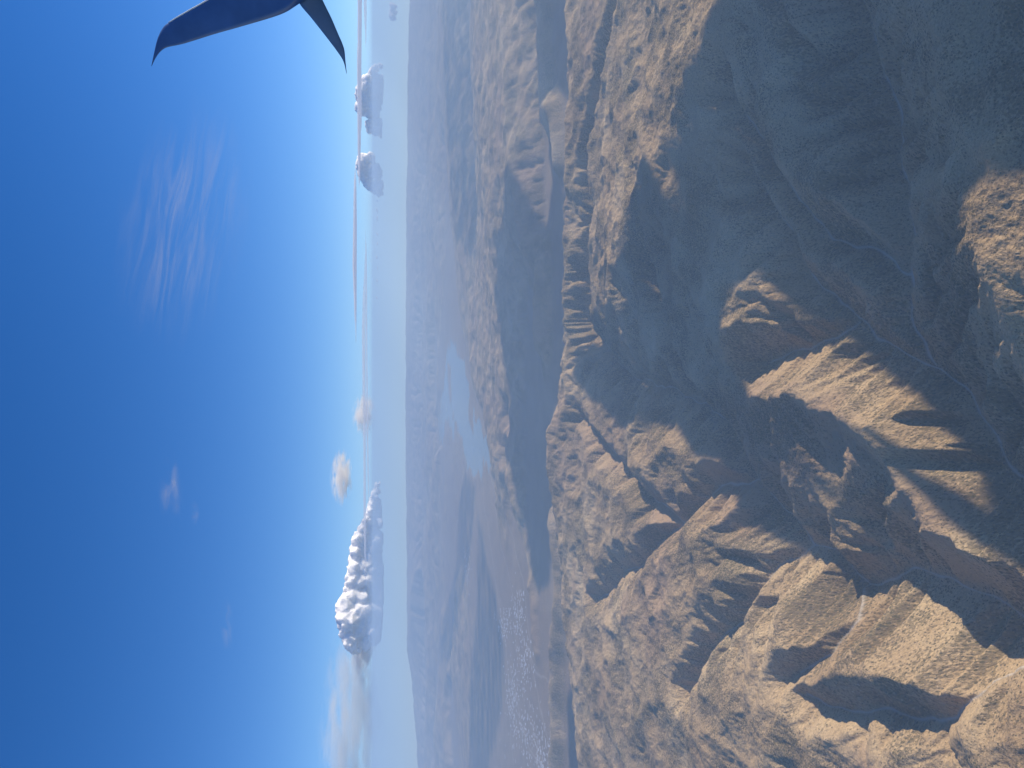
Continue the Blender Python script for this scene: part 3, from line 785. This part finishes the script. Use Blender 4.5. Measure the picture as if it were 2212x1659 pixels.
# soft clouds: ragged vapour with no hard edge
def vapour(label, px, py, dist, rx, rz, ry, dens, seed, lean=0.0, group='soft hazy clouds near the horizon', col=(1, 1, 1)):
    """rx, rz: half width and half height in picture pixels; ry: half depth in metres"""
    c = sky_pt(px, py, dist); k = dist / FPX
    bm = bmesh.new(); bmesh.ops.create_icosphere(bm, subdivisions=4, radius=1)
    for v in bm.verts:
        f = 1 + .25 * mn.fractal(v.co * 1.3 + Vector((seed, 0, 0)), .7, 2.1, 3)
        v.co *= f
    me = bpy.data.meshes.new('soft_cloud'); bm.to_mesh(me); bm.free()
    o = link('soft_cloud', me)
    o.location = c; o.scale = (rx * k, ry, rz * k); o.rotation_euler = (0, lean, 0)
    m = bpy.data.materials.new('soft_cloud'); m.use_nodes = True; nt = m.node_tree; nt.nodes.clear(); L = nt.links.new
    out = nt.nodes.new('ShaderNodeOutputMaterial'); pv = nt.nodes.new('ShaderNodeVolumePrincipled'); pv.inputs['Color'].default_value = col + (1,)
    pv.inputs['Anisotropy'].default_value = 0.2
    tc = nt.nodes.new('ShaderNodeTexCoord'); ln = nd(nt, 'ShaderNodeVectorMath', operation='LENGTH'); L(tc.outputs['Object'], ln.inputs[0])
    mp = nd(nt, 'ShaderNodeMapping'); mp.inputs['Location'].default_value = (seed * 3.1, 0, 0); mp.inputs['Scale'].default_value = (1.0, 1.0, 1.6); L(tc.outputs['Object'], mp.inputs[0])
    nz = nd(nt, 'ShaderNodeTexNoise'); nz.inputs['Scale'].default_value = 2.4; nz.inputs['Detail'].default_value = 7; nz.inputs['Roughness'].default_value = .62; L(mp.outputs[0], nz.inputs['Vector'])
    f = nd(nt, 'ShaderNodeMath', operation='MULTIPLY_ADD'); L(ln.outputs['Value'], f.inputs[0]); f.inputs[1].default_value = -.40; f.inputs[2].default_value = -.17
    cn = nd(nt, 'ShaderNodeMath', operation='MULTIPLY_ADD'); L(nz.outputs['Fac'], cn.inputs[0]); cn.inputs[1].default_value = 2.3; cn.inputs[2].default_value = -.68
    a = nd(nt, 'ShaderNodeMath', operation='ADD'); L(cn.outputs[0], a.inputs[0]); L(f.outputs[0], a.inputs[1])
    g = nd(nt, 'ShaderNodeMath', operation='MULTIPLY'); g.use_clamp = True; L(a.outputs[0], g.inputs[0]); g.inputs[1].default_value = 4.0
    d = nd(nt, 'ShaderNodeMath', operation='MULTIPLY'); L(g.outputs[0], d.inputs[0]); d.inputs[1].default_value = dens
    e = nd(nt, 'ShaderNodeMapRange'); e.interpolation_type = 'SMOOTHSTEP'; L(ln.outputs['Value'], e.inputs[0]); e.inputs[1].default_value = .95; e.inputs[2].default_value = .35
    d2 = nd(nt, 'ShaderNodeMath', operation='MULTIPLY'); L(d.outputs[0], d2.inputs[0]); L(e.outputs[0], d2.inputs[1]); d = d2
    L(d.outputs[0], pv.inputs['Density']); L(pv.outputs[0], out.inputs['Volume'])
    me.materials.append(m)
    m.cycles.volume_step_rate = 0.5
    tag(o, label, 'cloud', group)
    return o
vapour('soft white wisp beside the large heaped bank, above the lake', 738, 1030, 165000, 70, 28, 9000, .0005, 3.0)
vapour('pale smeared cloud over the middle of the lake', 788, 895, 165000, 56, 32, 8000, .0006, 8.0)
vapour('broad lilac grey cloud mass filling the far left horizon', 762, 1560, 168000, 230, 80, 12000, .00018, 14.0, col=(.90, .95, 1.0))
vapour('warm glowing soft cloud under the tallest cumulus head', 785, 1400, 167000, 80, 34, 8000, .0006, 21.0)

# cirrus: thin ice-cloud veils at 14 km
def cirrus(label, px, py, wid, hgt, alpha, seed, turn=0.0):
    n = 40
    P = []
    for j in range(n):
        for i in range(n):
            a, b = (i / (n - 1) - .5) * hgt, (j / (n - 1) - .5) * wid
            qx, qy = px + a * math.cos(turn) - b * math.sin(turn), py + a * math.sin(turn) + b * math.cos(turn)
            v = (qx - 1106.0) / FPX; u = (829.5 - qy) / FPX
            d = FWD + DWN * v + RGT * u; t = 4500 / d.z
            P.append((d.x * t, d.y * t, CAMZ + 4500 + 120 * mn.noise(Vector((d.x * t, d.y * t, seed)) / 2500)))
    i = np.arange(n - 1)[:, None] * n + np.arange(n - 1)[None, :]
    me = mesh_np('cirrus_cloud', np.array(P), np.stack([i, i + 1, i + 1 + n, i + n], -1).reshape(-1, 4))
    uv = me.uv_layers.new(name='uv'); li = np.empty(len(me.loops), np.int32); me.loops.foreach_get('vertex_index', li)
    uv.data.foreach_set('uv', np.stack([(li // n) / (n - 1), (li % n) / (n - 1)], -1).astype(np.float32).ravel())
    m = bpy.data.materials.new('cirrus'); m.use_nodes = True; nt = m.node_tree; nt.nodes.clear(); L = nt.links.new
    out = nt.nodes.new('ShaderNodeOutputMaterial'); tr = nt.nodes.new('ShaderNodeBsdfTransparent'); tl = nt.nodes.new('ShaderNodeBsdfTranslucent'); df = nt.nodes.new('ShaderNodeBsdfDiffuse'); m1 = nt.nodes.new('ShaderNodeMixShader'); m2 = nt.nodes.new('ShaderNodeMixShader')
    tl.inputs[0].default_value = df.inputs[0].default_value = (.95, .95, .95, 1); m1.inputs[0].default_value = .5
    L(tl.outputs[0], m1.inputs[1]); L(df.outputs[0], m1.inputs[2])
    uvn = nt.nodes.new('ShaderNodeUVMap'); mp = nd(nt, 'ShaderNodeMapping'); mp.inputs['Scale'].default_value = (2.2, 9.0 * hgt / 250, 1); mp.inputs['Location'].default_value = (seed, seed * .7, 0); mp.inputs['Rotation'].default_value = (0, 0, .25)
    L(uvn.outputs[0], mp.inputs[0])
    nz = nd(nt, 'ShaderNodeTexNoise'); nz.inputs['Scale'].default_value = 1.3; nz.inputs['Detail'].default_value = 8; nz.inputs['Roughness'].default_value = .6; nz.inputs['Distortion'].default_value = .7; L(mp.outputs[0], nz.inputs['Vector'])
    sub = nd(nt, 'ShaderNodeVectorMath', operation='SUBTRACT'); sub.inputs[1].default_value = (.5, .5, 0); L(uvn.outputs[0], sub.inputs[0])
    ln = nd(nt, 'ShaderNodeVectorMath', operation='LENGTH'); L(sub.outputs[0], ln.inputs[0])
    f = nd(nt, 'ShaderNodeMapRange'); f.interpolation_type = 'SMOOTHSTEP'; L(ln.outputs['Value'], f.inputs[0]); f.inputs[1].default_value = .48; f.inputs[2].default_value = .05
    t2 = nd(nt, 'ShaderNodeMapRange'); t2.interpolation_type = 'SMOOTHSTEP'; L(nz.outputs['Fac'], t2.inputs[0]); t2.inputs[1].default_value = .36; t2.inputs[2].default_value = .88
    g = nd(nt, 'ShaderNodeMath', operation='MULTIPLY'); L(f.outputs[0], g.inputs[0]); L(t2.outputs[0], g.inputs[1])
    g2 = nd(nt, 'ShaderNodeMath', operation='MULTIPLY'); L(g.outputs[0], g2.inputs[0]); g2.inputs[1].default_value = alpha
    L(g2.outputs[0], m2.inputs[0]); L(tr.outputs[0], m2.inputs[1]); L(m1.outputs[0], m2.inputs[2]); L(m2.outputs[0], out.inputs[0])
    o = link('cirrus_cloud', me, m); tag(o, label, 'cloud', 'faint cirrus wisps')
    return o
cirrus('largest cirrus wisp, feathery veil beside the winglet', 395, 480, 640, 330, .44, 2.0, .18)
cirrus('small faint cirrus wisp in the upper left sky', 370, 1060, 190, 60, .45, 5.0)
cirrus('tiny faint cirrus smudge lower than the small wisp', 420, 1110, 70, 26, .40, 9.0)
cirrus('short faint cirrus streak low in the left sky', 490, 1350, 130, 36, .40, 12.0)

# ------------------------------------------------------------------ the wing tip
def paint(name, col, rough=.28, metal=0.0, coat=.4):
    m, nt, b = newmat(name); L = nt.links.new
    tc = nt.nodes.new('ShaderNodeTexCoord'); nz = nd(nt, 'ShaderNodeTexNoise'); nz.inputs['Scale'].default_value = 2.5; nz.inputs['Detail'].default_value = 6; L(tc.outputs['Object'], nz.inputs['Vector'])
    r = ramp(nt, [(.3, tuple(c * .86 for c in col) + (1,)), (.7, tuple(min(1, c * 1.1) for c in col) + (1,))]); L(nz.outputs['Fac'], r.inputs[0]); L(r.outputs[0], b.inputs['Base Color'])
    b.inputs['Roughness'].default_value = rough; b.inputs['Metallic'].default_value = metal; b.inputs['Coat Weight'].default_value = coat * .4; b.inputs['Coat Roughness'].default_value = .12
    return m
YW = 17.0
def wpt(px, py, y):
    v = (px - 1106.0) / FPX; u = (829.5 - py) / FPX
    d = FWD + DWN * v + RGT * u
    return np.array(CAM) + np.array(d) * (y / d.y)
def catmull(P, n):
    P = np.asarray(P, float); Q = np.vstack([2 * P[0] - P[1], P, 2 * P[-1] - P[-2]]); out = []
    for i in range(len(P) - 1):
        p0, p1, p2, p3 = Q[i:i + 4]
        for k in range(n):
            t = k / n
            out.append(.5 * ((2 * p1) + (p2 - p0) * t + (2 * p0 - 5 * p1 + 4 * p2 - p3) * t * t + (3 * p1 - p0 - 3 * p2 + p3) * t ** 3))
    out.append(P[-1]); return np.array(out)
SEC = [(0, 0), (.02, .035), (.08, .06), (.2, .078), (.4, .08), (.65, .055), (.88, .02), (1, .003)]
SEC = SEC + [(a, -b) for a, b in SEC[-1:0:-1]]
def foil(name, lead, trail, mat, parent, c0=0.0, c1=1.0, grow=0.0, tk=1.0, axis=None):
    """skin over aerofoil sections running from lead to trail edge points"""
    V = []; n = len(lead)
    for k in range(n):
        ch = trail[k] - lead[k]; c = np.linalg.norm(ch)
        sp = lead[min(k + 1, n - 1)] - lead[max(k - 1, 0)]
        nr = np.cross(ch, sp); nr /= (np.linalg.norm(nr) + 1e-9)
        for a, b in SEC:
            aa = c0 + a * (c1 - c0)
            V.append(lead[k] + ch * aa + nr * (b * c * tk * (1 if c1 == 1.0 else .62) + grow * np.sign(b)) - (ch / (c + 1e-9)) * grow)
    m = len(SEC); i = np.arange(n - 1)[:, None] * m; j = np.arange(m)[None, :]; j2 = (np.arange(m)[None, :] + 1) % m
    F = np.stack([i + j, i + j2, i + m + j2, i + m + j], -1).reshape(-1, 4)
    bm = bmesh.new(); vs_ = [bm.verts.new(v) for v in V]
    for f in F: bm.faces.new([vs_[q] for q in f])
    bm.faces.new(vs_[:m][::-1]); bm.faces.new(vs_[-m:])
    bmesh.ops.recalc_face_normals(bm, faces=bm.faces)
    base = np.array(parent_loc(parent))
    for v in bm.verts: v.co -= Vector(base)
    me = bpy.data.meshes.new(name); bm.to_mesh(me); bm.free()
    for p in me.polygons: p.use_smooth = len(p.vertices) == 4
    return link(name, me, mat, parent)
WORG = tuple(wpt(645, -60, YW))
def parent_loc(p): return WORG
wing = bpy.data.objects.new('aircraft_wing', None); scene.collection.objects.link(wing); wing.location = WORG
tag(wing, 'airliner wing tip with a blue split winglet, its blades swept back', 'wing')
bpy.context.view_layer.update()
M_BLUE = paint('winglet_blue_paint', (.065, .135, .33)); M_NAVY = paint('strake_navy_paint', (.10, .19, .36), .5); M_GREY = paint('wing_grey_paint', (.42, .43, .45), .4); M_ALU = paint('bare_leading_edge', (.78, .79, .80), .35, .1)
ulead = catmull([wpt(*q) for q in [(652, -122, 17.0), (600, -90, 17.0), (530, -50, 17.1), (448, 0, 17.25), (400, 27, 17.35), (364, 49, 17.42), (352, 60, 17.45), (341, 82, 17.47), (334, 109, 17.5), (327, 142, 17.52)]], 5)
utrail = catmull([wpt(*q) for q in [(668, -8, 17.0), (640, 12, 17.0), (604, 32, 17.1), (522, 57, 17.25), (462, 74, 17.35), (398, 94, 17.42), (362, 102, 17.45), (348, 110, 17.47), (337, 124, 17.5), (327.5, 143.5, 17.52)]], 5)
blade = foil('winglet_blade', ulead, utrail, M_BLUE, wing)
llead = catmull([wpt(*q) for q in [(652, -118, 17.0), (675, -55, 17.05), (697, 0, 17.12), (715, 37, 17.2), (730, 72, 17.27), (743, 104, 17.33), (746.5, 134, 17.38), (749, 158, 17.42)]], 5)
ltrail = catmull([wpt(*q) for q in [(640, -22, 17.0), (646, 6, 17.05), (671, 37, 17.12), (690, 61, 17.2), (708, 84, 17.27), (729, 112, 17.33), (742, 133, 17.38), (748.5, 159.5, 17.42)]], 5)
foil('lower_blade', llead, ltrail, M_NAVY, wing, tk=.8)
k1 = 5 * 5 + 1
foil('leading_edge_strip', ulead[:k1], utrail[:k1], M_ALU, wing, c0=0.0, c1=.075, grow=.004)
tl_, tt_ = wpt(652, -122, 17.0), wpt(655, -5, 17.0)
inb = [(0, 0, 0), (1.1, -3.0, -.22), (3.2, -8.0, -.75), (5.6, -13.6, -1.5)]
wl_ = catmull([tl_ + np.array([d[0] * 1.55, d[1], d[2]]) for d in inb], 4); wt_ = catmull([tt_ + np.array([d[0] * .75, d[1], d[2]]) for d in inb], 4)
foil('wing_panel', wl_, wt_, M_GREY, wing, tk=1.1)
print('total', round(time.time() - T0, 1))
